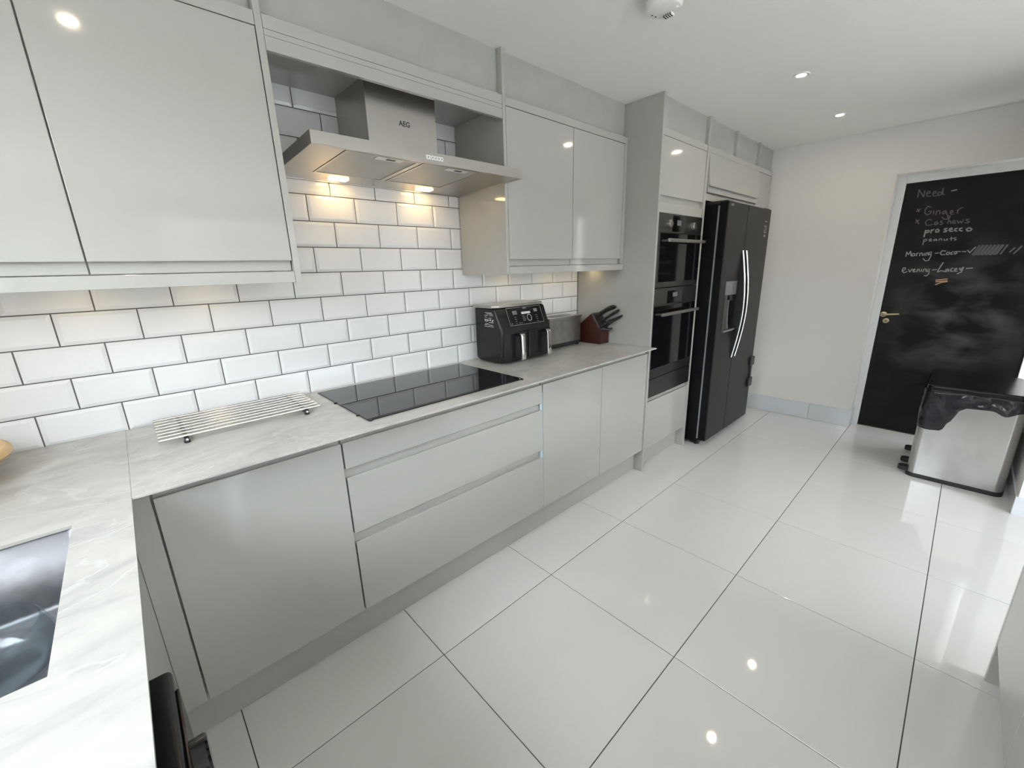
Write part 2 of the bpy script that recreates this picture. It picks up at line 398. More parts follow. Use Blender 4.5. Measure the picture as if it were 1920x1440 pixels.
B(DXP-.005, DXP+.03, OY0+.05, OY1-.055, 0, .005).build('threshold_strip', M['thresh'], dr)

def chalk(name, strokes, m, wd=.007, label=None):
    mb = MB()
    for st in strokes:
        pts = [at(1640+x/6, 320+y/6, 'x', hx) for x, y in st]
        for p in pts: p.x = hx - .0004
        mb.strip(pts, wd, 'x', hx, .0004, -1)
    o = mb.build(name, m, dr)
    if label: o['label'] = label
N_ = [(485,298),(500,215),(550,295),(565,225)]
chalk('chalk_writing', [N_, [(585,262),(620,255),(622,232),(600,232),(582,260),(592,290),(630,285)], [(650,262),(690,250),(688,232),(662,238),(652,268),(668,287),(700,280)],
      [(745,245),(725,240),(708,262),(722,280),(748,268),(775,195),(762,265),(785,270)]], M['chalk_f'], .006, 'faint chalk word Need')
chalk('chalk_writing', [[(865,228),(925,215)]], M['chalk_w'], .006)
chalk('chalk_writing', [[(470,460),(515,433)], [(482,432),(500,462)], [(460,582),(500,555)], [(468,550),(495,597)]], M['chalk_p'], .007)
chalk('chalk_writing', [[(635,412),(600,400),(568,440),(565,480),(595,497),(630,480),(635,455),(605,460)], [(665,450),(662,490)], [(690,495),(698,450),(695,465),(725,448),(735,455),(732,490)],
      [(795,455),(770,455),(760,478),(778,488),(795,470),(800,450),(812,490),(830,520),(815,548),(780,545),(760,525)], [(850,475),(880,465),(878,448),(858,450),(848,478),(865,492),(890,485)],
      [(930,480),(935,440),(935,455),(960,425),(995,415)]], M['chalk_p'], .006, 'pink chalk word Ginger')
chalk('chalk_writing', [[(640,555),(600,550),(572,580),(578,612),(615,615),(650,605)], [(705,575),(680,580),(672,605),(692,610),(708,580),(712,605)], [(765,565),(742,570),(745,585),(765,592),(755,605),(735,605)],
      [(850,505),(820,595)], [(828,575),(850,565),(858,580),(855,595)], [(875,585),(905,575),(900,560),(880,565),(875,588),(895,595),(915,590)], [(930,560),(940,590),(965,570),(975,590),(1000,555)],
      [(1060,545),(1030,550),(1040,565),(1065,575),(1050,588),(1015,585)]], M['chalk_f'], .006, 'faint chalk word Cashews')
chalk('chalk_writing', [[(575,670),(555,745)], [(565,690),(600,670),(615,680),(600,695),(570,700)], [(632,700),(640,665)], [(638,678),(665,660)], [(700,660),(685,675),(690,692),(715,690),(725,670),(710,658),(700,660)],
      [(815,648),(785,655),(790,668),(812,675),(800,688),(775,688)], [(840,670),(872,660),(865,645),(845,650),(838,672),(855,685),(880,680)], [(930,648),(905,655),(900,675),(925,680)],
      [(985,645),(958,650),(955,672),(985,678)], [(1055,645),(1032,660),(1045,680),(1080,675),(1092,658),(1070,643),(1055,645)]], M['chalk_w'], .0075, 'white chalk word prosecco')
chalk('chalk_writing', [[(555,775),(540,835)], [(548,785),(575,768),(590,778),(570,795),(550,795)], [(615,785),(640,778),(632,765),(615,772),(615,792),(640,792)], [(690,768),(665,775),(665,790),(688,785),(695,770),(700,790)],
      [(722,788),(728,770),(750,765),(755,785)], [(778,768),(785,785),(810,780),(815,765),(820,782)], [(862,745),(862,785)], [(845,765),(885,760)], [(915,750),(895,758),(900,768),(920,775),(895,785)]], M['chalk_w'], .0042, 'small chalk word peanuts')
chalk('chalk_writing', [[(350,965),(362,915),(380,945),(405,905),(410,960)], [(435,930),(415,945),(425,962),(450,955),(452,935),(435,930)], [(470,960),(475,930),(495,925)], [(505,958),(512,930),(535,925),(538,955)],
      [(555,955),(560,928)], [(575,955),(580,925),(600,922),(602,952)], [(640,912),(615,920),(612,945),(635,940),(640,912),(632,960),(605,1010),(570,1015),(545,990)], [(680,930),(720,925)]], M['chalk_w'], .0055, 'chalk word Morning')
chalk('chalk_writing', [[(800,905),(760,900),(738,925),(750,945),(790,945)], [(825,915),(805,930),(815,945),(840,938),(845,920),(825,915)], [(885,910),(862,920),(860,940),(880,940)],
      [(910,908),(895,925),(905,940),(925,930),(920,910),(965,910)], [(985,910),(1025,912)], [(1045,895),(1070,922),(1135,860)]], M['chalk_w'], .006, 'chalk word and tick after Morning')
chalk('chalk_writing', [[(1100+45*i, 945-i), (1180+45*i, 842-i)] for i in range(8)] + [[(1120+45*i, 950-i), (1215+45*i, 838-i)] for i in range(6)] + [[(1520,915),(1575,868)], [(1565,932),(1655,850)]], M['chalk_f'], .009, 'hatched chalk scribble')
chalk('chalk_writing', [[(312,1130),(345,1110),(345,1092),(320,1095),(308,1130),(330,1150),(365,1135)], [(380,1110),(395,1140),(420,1105)], [(430,1130),(455,1115),(448,1105),(430,1115),(435,1140),(460,1135)],
      [(475,1140),(482,1112),(500,1108),(505,1135)], [(525,1135),(528,1108)], [(545,1138),(552,1110),(575,1105),(578,1135)], [(615,1105),(592,1115),(590,1135),(612,1130),(618,1105),(608,1160),(580,1185),(555,1180)], [(650,1118),(695,1112)]], M['chalk_w'], .0055, 'chalk word evening')
chalk('chalk_writing', [[(770,1035),(720,1110),(705,1140),(750,1125),(790,1135)], [(820,1105),(800,1115),(800,1135),(820,1128),(828,1108),(835,1132)], [(880,1095),(855,1110),(858,1132),(885,1130)],
      [(900,1120),(925,1110),(918,1098),(900,1105),(900,1130),(925,1132)], [(955,1095),(965,1120),(995,1085)], [(1000,1085),(975,1140),(930,1160)], [(1030,1100),(1100,1095)]], M['chalk_w'], .0065, 'chalk name Lacey')
chalk('chalk_writing', [[(690,1232),(815,1218)], [(690,1250),(815,1238)], [(685,1282),(745,1258),(815,1247)]], M['chalk_o'], .008, 'three orange chalk dashes')

hg = MB().box(-6.3, -5.5, -11.95, 9, -.13, 2.5)  # unseen fences added to shape the daylight by blocking low sky
tag(hg.build('sky_screen_fence', M['fence']), 'unseen tall timber fence added to block low sky outside the sink window', 'fence')
tag(MB().box(-6.3, 12, -12.8, -12, -.13, 2.75).build('sky_screen_fence', M['fence']), 'unseen tall timber fence added to block low sky beyond the added sliding doors', 'fence')
# ------------------------------------------------------------ base run
def jdoor(x0, x1, z0, z1, yf, pull='top', th=.025, lip=.036):
    """slab door with a scooped J-pull along its top or bottom edge; front at y = yf"""
    if pull == 'top':
        P = [(yf, z0), (yf, z1-lip), (yf+.003, z1-lip+.002), (yf+.006, z1-lip-.004), (yf+.010, z1-lip-.007), (yf+.017, z1-lip-.003), (yf+.0185, z1), (yf+th, z1), (yf+th, z0)]
    elif pull == 'bottom':
        P = [(yf, z1), (yf, z0+lip), (yf+.003, z0+lip-.002), (yf+.006, z0+lip+.004), (yf+.010, z0+lip+.007), (yf+.017, z0+lip+.003), (yf+.0185, z0), (yf+th, z0), (yf+th, z1)]
    else:
        P = [(yf, z0), (yf, z1), (yf+th, z1), (yf+th, z0)]
    return MB().prism(P, 'x', x0, x1)
G = .0018
ZB, ZT = .160, .8735          # bottom and top of base fronts
YC = YD + .027               # carcass front

u = thing('base_cabinet', (.46, -.28, .16), 'grey gloss corner base cabinet with one wide door beside the sink run', 'cabinet')
B(-.44, .714, YC, -.01, ZB, ZT).build('body', M['carcass'], u)
jdoor(.226, .714-G, ZB, ZT, YD).build('door', M['cab'], u, bevel=.0012)
B(.168, .221, YD, YD+.02, ZB, ZT+.001).build('filler_post', M['cab'], u, bevel=.001)
u = thing('drawer_unit', (1.21, -.28, .16), 'grey gloss drawer unit with three wide drawers under the hob', 'drawers')
B(.716, 1.703, YC, -.01, ZB, ZT).build('body', M['carcass'], u)
for a, b, lp in ((.744, ZT, .036), (.491, .741, .033), (ZB, .487, .035)):
    jdoor(.716+G, 1.701-G, a, b, YD, lip=lp).build('drawer_front', M['cab'], u, bevel=.0012)
f_ = MB().box(1.7005, 1.7035, YD+.001, YD+.022, ZB+.01, .80)
for z in (.708, .453): f_.box(1.692, 1.7035, YD+.006, YD+.0135, z-.004, z+.036)
f_.build('protective_film', M['film'], u)['label'] = 'pale blue protective film left on the drawer edge'
u = thing('base_cabinet', (2.2, -.28, .16), 'grey gloss base cabinet with two doors beside the tall panel', 'cabinet')
B(1.705, 2.700, YC, -.01, ZB, ZT).build('body', M['carcass'], u)
jdoor(1.705+G, 2.203-G, ZB, ZT, YD).build('door', M['cab'], u, bevel=.0012)
jdoor(2.203+G, 2.700-G, ZB, ZT, YD).build('door', M['cab'], u, bevel=.0012)
tag(B(.11, 2.7015, YPL, YPL+.016, 0, ZB-.001).build('plinth', M['plinth']), 'long grey plinth under the hob run', 'plinth')

# worktops
def frame_slab(xs, ys, z0, z1, hole=True):
    mb = MB(); nx, ny = len(xs)-1, len(ys)-1
    solid = lambda i, j: 0 <= i < nx and 0 <= j < ny and not (hole and i == 1 and j == 1)
    for i in range(nx):
        for j in range(ny):
            if not solid(i, j): continue
            a, b, c, d = xs[i], xs[i+1], ys[j], ys[j+1]
            mb.add([(a,c,z1),(b,c,z1),(b,d,z1),(a,d,z1)], [(0,1,2,3)]); mb.add([(a,c,z0),(b,c,z0),(b,d,z0),(a,d,z0)], [(3,2,1,0)])
            if not solid(i-1, j): mb.add([(a,c,z0),(a,c,z1),(a,d,z1),(a,d,z0)], [(0,1,2,3)])
            if not solid(i+1, j): mb.add([(b,c,z0),(b,c,z1),(b,d,z1),(b,d,z0)], [(3,2,1,0)])
            if not solid(i, j-1): mb.add([(a,c,z0),(a,c,z1),(b,c,z1),(b,c,z0)], [(3,2,1,0)])
            if not solid(i, j+1): mb.add([(a,d,z0),(a,d,z1),(b,d,z1),(b,d,z0)], [(0,1,2,3)])
    return mb
ZU = WT - .0068
tag(B(.1921, 2.7015, -.638, -.001, ZU, WT).build('worktop', M['worktop'], bevel=.0008, seg=1), 'pale grey marbled worktop carrying the hob and the air fryer', 'worktop')
SK = (-.34, .094, -1.18, -.697)
wl = frame_slab([XW, SK[0], SK[1], .1919], [YB, SK[2], SK[3], -.001], ZU, WT).build('worktop', M['worktop'])
tag(wl, 'pale grey marbled worktop around the sink', 'worktop')

# sink
u = thing('sink', (-.12, -.94, .70), 'dark undermount sink set in the pale worktop', 'sink')
bm = bmesh.new()
x0, x1, y0, y1 = SK; x0 -= .004; x1 += .004; y0 -= .004; y1 += .004; zb = .705; zt = ZU - .0005
vv = [bm.verts.new(Vector(p)-OFF[u.name]) for p in [(x0,y0,zb),(x1,y0,zb),(x1,y1,zb),(x0,y1,zb),(x0,y0,zt),(x1,y0,zt),(x1,y1,zt),(x0,y1,zt)]]
for f in ((0,1,2,3),(0,4,5,1),(1,5,6,2),(2,6,7,3),(3,7,4,0)): bm.faces.new([vv[i] for i in f])
ed = [e for e in bm.edges if len(e.link_faces) == 2]
bmesh.ops.bevel(bm, geom=ed, offset=.014, segments=4, affect='EDGES', profile=.5)
me = bpy.data.meshes.new('basin'); bm.to_mesh(me); bm.free()
for p in me.polygons: p.use_smooth = True
me.materials.append(M['sink'])
o = bpy.data.objects.new('basin', me); COL.objects.link(o); o.parent = u; OFF[o.name] = OFF[u.name]
sm = o.modifiers.new('s', 'SOLIDIFY'); sm.thickness = .0025; sm.offset = 1
MB().lathe([(.0, .003), (.030, .003), (.036, .002), (.042, .0), (.042, -.004)], (-.12, -.94, zb+.001), 'z', 28).build('drain', M['chrome'], u, smooth=True)
# glass bowl in the sink
MB_ = MB().lathe([(0, .004), (.070, .004), (.098, .016), (.103, .035), (.100, .06), (.090, .092), (.092, .095), (.0945, .092), (.104, .06), (.107, .034), (.101, .012), (.072, 0), (0, 0)], (-.048, -.868, zb+.003), 'z', 48)
tag(MB_.build('glass_bowl', M['bowlglass'], smooth=True, angle=60), 'clear round glass bowl standing in the sink', 'bowl')

# left run below the worktop
u = thing('sink_cabinet', (-.12, -.9, .16), 'grey gloss sink base cabinet facing the aisle', 'cabinet')
B(XW+.01, -.36, -1.17, -.60, ZB, ZT).build('body', M['carcass'], u)
B(.148, .1678, -1.168, -.5805, ZB, ZT).build('door', M['cab'], u, bevel=.0012)
u = thing('appliance', (-.12, -1.48, 0), 'black under-counter appliance with a round control knob', 'appliance')
B(XW+.02, .16, -1.785, -1.187, .02, .815).build('body', M['black'], u)
B(.16, .209, -1.787, -1.185, .10, .808).build('front_panel', M['black_sat'], u, bevel=.008, seg=3)
B(.209, .2135, -1.76, -1.222, .70, .797).build('control_bezel', M['black_sat'], u, bevel=.002)
MB().lathe([(.030, 0), (.030, .016), (.027, .019)], (.2135, -1.335, .765), 'x', 28).build('knob', M['black_gloss'], u, smooth=True)
u = thing('base_cabinet', (-.12, -2.3, .16), 'grey gloss base cabinet at the end of the sink run', 'cabinet')
B(XW+.01, .14, YB+.01, -1.80, ZB, ZT).build('body', M['carcass'], u)
B(.146, .166, YB+.012, -1.80, ZB, ZT).build('door', M['cab'], u, bevel=.0012)
tag(MB().box(.095, .110, -1.18, YPL+.016, 0, ZB-.001).build('plinth', M['plinth']), 'short grey plinth under the sink cabinet', 'plinth')

# opposite run on the other side of the aisle
YR = -2.194
u = thing('base_cabinet', (1.15, -2.5, .157), 'long grey base cabinet across the aisle from the hob', 'cabinet')
B(.652, 2.150, YB+.01, YR-.024, .157, ZT).build('body', M['carcass'], u)
for k in range(3):
    x0 = 2.150 - .499*(k+1); mb = MB()
    P = [(YR, .157), (YR, ZT-.033), (YR-.003, ZT-.031), (YR-.010, ZT-.040), (YR-.0145, ZT), (YR-.022, ZT), (YR-.022, .157)]
    MB().prism(P, 'x', x0+G, x0+.499-G).build('door', M['cab'], u, bevel=.0012)
B(2.152, 2.172, YB+.01, YR, 0, ZT).build('end_panel', M['cab'], u, bevel=.001)
tag(B(.66, 2.1515, YR-.066, YR-.05, 0, .156).build('plinth', M['plinth']), 'grey plinth under the cabinet across the aisle', 'plinth')
tag(B(.60, 2.178, YB-.06, YR+.03, ZU, WT).build('worktop', M['worktop']), 'pale grey marbled worktop across the aisle', 'worktop')

# ------------------------------------------------------------ hob, rack
u = thing('induction_hob', (1.21, -.30, WT), 'black glass induction hob let into the worktop', 'hob')
B(.826, 1.597, -.556, -.045, WT+.0001, WT+.0052).build('glass', M['hob'], u, bevel=.0015)
for (x, y) in ((.8255, -.255), (.8255, -.47), (.835, -.5555), (1.588, -.5555)):
    MB().lathe([(.007, 0), (.006, .0062), (.0, .0064)], (x, y, WT), 'z', 14).build('corner_clip', M['black_sat'], u)
MB().lathe([(.0032, 0), (.0030, .0008), (0, .001)], (1.580, -.549, WT+.005), 'z', 12).build('indicator', M['print'], u)

u = thing('rod_trivet', (.51, -.17, WT), 'stainless steel rod trivet lying between tiles and hob', 'trivet')
ys = [-.046 - i*(.252/7) for i in range(8)]
for i, y in enumerate(ys):
    MB().tube([(.268, y, WT+.0215), (.7515, y, WT+.0215)], .0058, 12).build('rod', M['rod'], u, smooth=True, angle=50)
for x in (.336, .700):
    B(x-.006, x+.006, ys[-1]-.012, ys[0]+.008, WT+.004, WT+.0165).build('cross_bar', M['black'], u, bevel=.001)
    for y in (ys[-1]-.006, ys[0]+.002):
        MB().lathe([(.009, 0), (.009, .006), (.006, .009)], (x, y, WT), 'z', 16).build('foot', M['black'], u)
        pass
    MB().lathe([(.004, 0), (.004, -.0015), (.0, -.002)], (x, ys[-1]-.012, WT+.0105), 'y', 12).build('screw', M['chrome'], u)

# wooden stand at the end of the worktop
u = thing('wooden_stand', (-.225, -.205, WT), 'round pale wooden serving stand on the corner worktop', 'stand')
MB().lathe([(0, .046), (.160, .046), (.182, .050), (.194, .062), (.192, .074), (.184, .079), (.170, .074), (0, .072)], (-.225, -.205, WT), 'z', 64).build('tray', M['wood'], u, smooth=True, angle=50)
MB().lathe([(.09, 0), (.095, .008), (.05, .02), (.04, .046)], (-.225, -.205, WT), 'z', 40).build('foot', M['wood'], u, smooth=True, angle=50)

# ------------------------------------------------------------ air fryer
u = thing('air_fryer', (1.92, -.15, WT), 'black twin-drawer air fryer with chrome handles and a steel lid', 'air fryer')
ax0, ax1 = 1.722, 2.112
prof = [(-.040, WT+.020), (-.075, WT+.006), (-.225, WT+.006), (-.262, WT+.028), (-.266, 1.066), (-.216, 1.188), (-.040, 1.188)]
MB().prism(prof, 'x', ax0, ax1).build('body', M['black_sat'], u, bevel=.014, seg=4)
MB().prism([(ax0-.004, -.035), (ax1+.002, -.035), (ax1+.002, -.195), (ax1-.02, -.217), (ax0+.03, -.217), (ax0-.004, -.195)], 'z', 1.1865, 1.203).build('lid', M['steel'], u, bevel=.004, seg=3)
for a, b in ((ax0+.010, 1.9145), (1.9195, ax1-.010)):
    B(a, b, -.276, -.255, WT+.013, 1.056).build('drawer', M['black_sat'], u, bevel=.008, seg=3)
for hx_ in (1.833, 2.040):
    hh = MB(); P = [(-.306, 1.052), (-.318, 1.048), (-.322, 1.036), (-.327, .912), (-.322, .905), (-.314, .905), (-.311, .912), (-.306, 1.034)]
    hh.prism(P, 'x', hx_-.0145, hx_+.0145)
    hb = hh.build('drawer_handle', M['chrome'], u, bevel=.003, seg=2)
    B(hx_-.013, hx_+.013, -.309, -.272, 1.036, 1.0515).build('handle_arm', M['black_sat'], hb, bevel=.002)
for x in (ax0+.05, ax1-.05):
    for y in (-.09, -.21): MB().lathe([(.014, 0), (.014, .0075)], (x, y, WT), 'z', 16).build('foot', M['blackmat'], u)
sy = lambda z: -.266 + (z-1.066)*(.050/.122) - .0012
def onslope(x, z, d=0): return Vector((x, sy(z)-d, z))
def slope_quad(x0, x1, z0, z1, d=.0006):
    return MB().add([onslope(x0,z0,d), onslope(x1,z0,d), onslope(x1,z1,d), onslope(x0,z1,d), onslope(x0,z0,-.002), onslope(x1,z0,-.002), onslope(x1,z1,-.002), onslope(x0,z1,-.002)],
                    [(0,1,2,3),(7,6,5,4),(0,4,5,1),(1,5,6,2),(2,6,7,3),(3,7,4,0)])
cp = slope_quad(1.800, 2.066, 1.0905, 1.1835, .0004).build('control_panel', M['black_gloss'], u)
rim = MB()
for a in ((1.800, 2.066, 1.0895, 1.0915), (1.800, 2.066, 1.1815, 1.1835), (1.799, 1.8012, 1.0895, 1.1835), (2.0648, 2.067, 1.0895, 1.1835)):
    q = slope_quad(*a, d=.0014); rim.add(q.v, q.f)
rim.build('panel_rim', M['steel'], cp)
for a, mt in (((1.838, 1.872, 1.146, 1.166), 'display_l'), ((2.006, 2.034, 1.150, 1.168), 'display_l'), ((1.905, 1.975, 1.1445, 1.1565), 'print'), ((1.925, 1.953, 1.173, 1.180), 'print_d')):
    slope_quad(*a, d=.0012).build('display', M[mt], cp)
ring = MB(); n = 24
for k in range(n):
    a0, a1 = 2*math.pi*k/n, 2*math.pi*(k+1)/n; cx, cz = 1.955, 1.123; r0, r1 = .0150, .0185
    pts = [onslope(cx+r_*math.cos(a_), cz+r_*math.sin(a_), .004) for r_, a_ in ((r0,a0),(r1,a0),(r1,a1),(r0,a1))]
    pb = [onslope(cx+r_*math.cos(a_), cz+r_*math.sin(a_), 0) for r_, a_ in ((r0,a0),(r1,a0),(r1,a1),(r0,a1))]
    ring.add(pts+pb, [(0,1,2,3),(1,5,6,2),(0,3,7,4),(0,4,5,1),(2,6,7,3)])
ring.build('dial_ring', M['chrome'], cp)
dd = MB()
for k in range(n):
    a0, a1 = 2*math.pi*k/n, 2*math.pi*(k+1)/n
    dd.add([onslope(1.955, 1.123, .003), onslope(1.955+.015*math.cos(a0), 1.123+.015*math.sin(a0), .003), onslope(1.955+.015*math.cos(a1), 1.123+.015*math.sin(a1), .003)], [(0,1,2)])
dd.build('dial', M['black_gloss'], cp)
pr = MB()
for k in range(5):
    q = slope_quad(1.905, 1.925+.004*(k % 2), 1.108+.0065*k, 1.110+.0065*k, .001); pr.add(q.v, q.f)
for k in range(4):
    for x in (1.845, 2.012):
        q = slope_quad(x, x+.012, 1.098+.011*k, 1.1005+.011*k, .001); pr.add(q.v, q.f)
for x in (1.812, 1.87, 1.885): 
    q = slope_quad(x, x+.008, 1.097, 1.102, .001); pr.add(q.v, q.f)
tag(pr.build('panel_print', M['print_d'], cp), kind='stuff')
# white print on the left end of the body
pp = MB(); xs_ = ax0 - .0002
prow = [(1.164, -.135, -.192), (1.158, -.150, -.200), (1.150, -.130, -.160), (1.150, -.172, -.205), (1.140, -.132, -.150), (1.135, -.165, -.190), (1.128, -.130, -.160), (1.118, -.132, -.155), (1.112, -.168, -.205), (1.104, -.135, -.165), (1.098, -.13, -.15), (1.098, -.165, -.20), (1.090, -.130, -.205)]
for z, a, b in prow: pp.strip([(xs_, a, z), (xs_, b, z)], .0022, 'x', xs_, .0004, -1)
for k in range(4): pp.strip([(xs_, -.135-.02*k, 1.125-.005*(k % 2)), (xs_, -.143-.02*k, 1.125)], .006, 'x', xs_, .0004, -1)
pp.build('side_print', M['print'], u)

# ------------------------------------------------------------ toaster
u = thing('toaster', (2.37, -.10, WT), 'long brushed steel toaster between the air fryer and the knife block', 'toaster')
tb = MB()
for a in ((2.215, 2.528, -.166, -.138), (2.215, 2.528, -.116, -.094), (2.215, 2.528, -.072, -.035), (2.215, 2.26, -.138, -.116), (2.47, 2.528, -.138, -.116), (2.215, 2.26, -.094, -.072), (2.47, 2.528, -.094, -.072)):
    tb.box(*a, WT+.028, 1.070)
tb.build('body', M['steel_t'], u)
tp = MB()
for a in ((2.210, 2.534, -.171, -.138), (2.210, 2.534, -.116, -.094), (2.210, 2.534, -.072, -.030), (2.210, 2.26, -.138, -.116), (2.47, 2.534, -.138, -.116), (2.210, 2.26, -.094, -.072), (2.47, 2.534, -.094, -.072)):
    tp.box(*a, 1.070, 1.082)
tp.build('top_plate', M['steel'], u)
B(2.212, 2.531, -.169, -.032, WT+.010, WT+.032).build('base', M['black'], u, bevel=.006, seg=3)
for x in (2.232, 2.512):
    for y in (-.150, -.052): MB().lathe([(.012, 0), (.013, .012)], (x, y, WT), 'z', 14).build('foot', M['black'], u)
B(2.528, 2.536, -.115, -.085, .96, .975).build('lever', M['black'], u, bevel=.002)
B(2.23, 2.515, -.1668, -.1655, .925, .928).build('seam', M['steel'], u)

# ------------------------------------------------------------ knife block
u = thing('knife_block', (2.64, -.19, WT), 'red-brown wooden knife block beside the tall panel', 'knife block')
kx0, kx1 = 2.590, 2.690
MB().prism([(-.286, WT), (-.286, .968), (-.207, 1.086), (-.112, 1.010), (-.112, WT)], 'x', kx0, kx1).build('block', M['redwood'], u, bevel=.003)
nrm = Vector((0, -.118, .079)).normalized(); tan = Vector((0, .079, .118)).normalized()
base = Vector((0, -.286, .968))
def onface(x, t, d): return Vector((x, 0, 0)) + base + tan*t + nrm*d
def facebox(x0, x1, t0, t1, d0, d1):
    return MB().add([onface(x0,t0,d0), onface(x1,t0,d0), onface(x1,t1,d0), onface(x0,t1,d0), onface(x0,t0,d1), onface(x1,t0,d1), onface(x1,t1,d1), onface(x0,t1,d1)],
                    [(0,3,2,1),(4,5,6,7),(0,1,5,4),(1,2,6,5),(2,3,7,6),(3,0,4,7)])
facebox(kx0, kx1, .022, .140, -.001, .009).build('face_board', M['steel_d'], u, bevel=.001)
def knife(x, t, ln, r, label, bend=.3, nm='kitchen_knife', dx=0.0):
    k = thing(nm, onface(x, t, .009), label, 'knife', 'knives in the wooden block')
    pts = []
    for i in range(7):
        s = i/6; pts.append(onface(x+dx*s, t - bend*ln*s*s, .006 + ln*s))
    rr = [r*.8, r*.95, r*.85, r*.9, r*1.05, r*1.1, r*.7]
    MB().tube(pts, rr, 10).build('handle', M['black'], k, smooth=True, angle=60)
    for s in (1, 3, 5):
        p = pts[s]; MB().lathe([(.0022, 0), (.0022, -.0010), (0, -.0014)], (p.x - rr[s] + .0002, p.y, p.z), 'x', 10).build('rivet', M['chrome'], k)
knife(2.628, .118, .150, .0115, 'big black-handled knife highest in the wooden block', .10)
knife(2.664, .120, .138, .0115, 'black-handled knife in the top slot against the grey panel', .14)
knife(2.650, .072, .150, .0100, 'black-handled knife alone in the middle of the wooden block', .02, dx=.016)
for i, x in enumerate((2.606, 2.623, 2.640, 2.657, 2.674)):
    knife(x, .030, .100+.011*i, .0078, ['small black steak knife beside the scissors in the wooden block', 'second small steak knife from the scissors in the wooden block', 'third small steak knife from the scissors in the wooden block',
          'fourth small steak knife from the scissors in the wooden block', 'longest small steak knife, beside the tall grey panel'][i], .0, 'steak_knife', dx=.004)
k = thing('kitchen_scissors', onface(2.600, .012, .01), 'black scissors handle at the lower corner of the knife block', 'scissors')
MB().tube([onface(2.600, .016, .002), onface(2.603, .010, .022), onface(2.612, -.004, .034), onface(2.63, -.012, .044), onface(2.652, -.010, .05)], [.009, .011, .011, .010, .007], 10).build('handle', M['black'], k, smooth=True, angle=60)
p = onface(2.5945, .006, .012); MB().lathe([(.003, 0), (.003, -.0012), (0, -.0016)], (p.x-.0035, p.y, p.z), 'x', 10).build('rivet', M['chrome'], k)

# ------------------------------------------------------------ wall cabinets
def wall_cabinet(name, label, xa, xb, splits, panel, z_p=1.366):
    u = thing(name, ((xa+xb)/2, -.18, 1.37), label, 'cabinet')
    B(xa, xb, YU+.027, -.003, 1.403, 2.096).build('body', M['cab'], u)
    for a, b in zip(splits[:-1], splits[1:]):
        jdoor(a+G, b-G, 1.404, 2.0935, YU, 'bottom', lip=.033).build('door', M['cab'], u, bevel=.0012)
    B(xa, xb, YU, YU+.018, z_p, 1.4015).build('pelmet', M['cab'], u, bevel=.0008)
    B(xa, xb, YU, -.003, 2.0965, 2.133).build('cornice', M['cab'], u, bevel=.0008)
    B(panel[0], panel[1], YU-.001, -.0025, z_p-.001, CEIL-.001).build('end_panel', M['cab'], u, bevel=.0008)
    return u
wall_cabinet('wall_cabinet', 'grey gloss wall cabinet over the corner worktop and trivet', XW+.002, .7165, [-.27, .2235, .7165], (.7175, .737))
wall_cabinet('wall_cabinet', 'grey gloss wall cabinet above the air fryer and toaster', 1.7035, 2.701, [1.7035, 2.187, 2.6705], (1.6855, 1.7025))
B(2.672, 2.701, YU+.0005, YU+.018, 1.403, 2.096).build('scribe_strip', M['cab'], [o for o in COL.objects if o.name == 'wall_cabinet.001'][0])
u = thing('hood_bridge', (1.21, -.18, 2.04), 'grey bridging panel over the cooker hood between the wall cabinets', 'panel')
B(.738, 1.6845, YU, YU+.018, 2.0405, 2.0785).build('lower_rail', M['cab'], u, bevel=.0008)
B(.738, 1.6845, YU+.0005, YU+.018, 2.0795, 2.0955).build('middle_rail', M['cab'], u, bevel=.0008)
B(.738, 1.6845, YU, YU+.018, 2.0965, 2.133).build('top_rail', M['cab'], u, bevel=.0008)
B(.738, 1.6845, YU+.018, -.003, 2.0885, 2.106).build('top_board', M['cab'], u)
# infill between cabinets and ceiling
struct(B(XW+.001, .7165, -.337, -.32, 2.1335, CEIL).build('trim_2', M['infill']))
struct(B(.738, 1.6845, -.337, -.32, 2.1335, CEIL).build('trim_3', M['infill']))
struct(B(1.7035, 2.7, -.337, -.32, 2.1335, CEIL).build('trim_4', M['infill']))

# ------------------------------------------------------------ cooker hood
HT = -.036
u = thing('cooker_hood', (1.244, -.003, 1.760), 'stainless steel chimney cooker hood with two lit lamps', 'cooker hood')
hx0, hx1, hy = .792, 1.696, -.474
zb, zt = 1.760, 1.799
cn = MB(); 
# canopy: shallow box with a raised underside frame
cn.box(hx0, hx1, hy, hy+.012, zb, zt); cn.box(hx0, hx0+.012, hy+.012, -.006, zb, zt); cn.box(hx1-.012, hx1, hy+.012, -.006, zb, zt)
cn.box(hx0+.012, hx1-.012, hy+.012, -.006, zt-.004, zt); cn.box(hx0+.012, hx1-.012, -.016, -.006, zb, zt-.004)
cn.build('canopy', M['steel'], u)
fx = [(.905, 1.186), (1.200, 1.482)]; fy = (-.455, -.135)
un = MB()
for a in ((hx0+.012, fx[0][0], hy+.012, -.016), (fx[1][1], hx1-.012, hy+.012, -.016), (fx[0][0], fx[1][1], hy+.012, fy[0]), (fx[0][0], fx[1][1], fy[1], -.016), (fx[0][1], fx[1][0], fy[0], fy[1])):
    un.box(a[0], a[1], a[2], a[3], zb+.003, zb+.006)
un.build('underside', M['steel'], u)
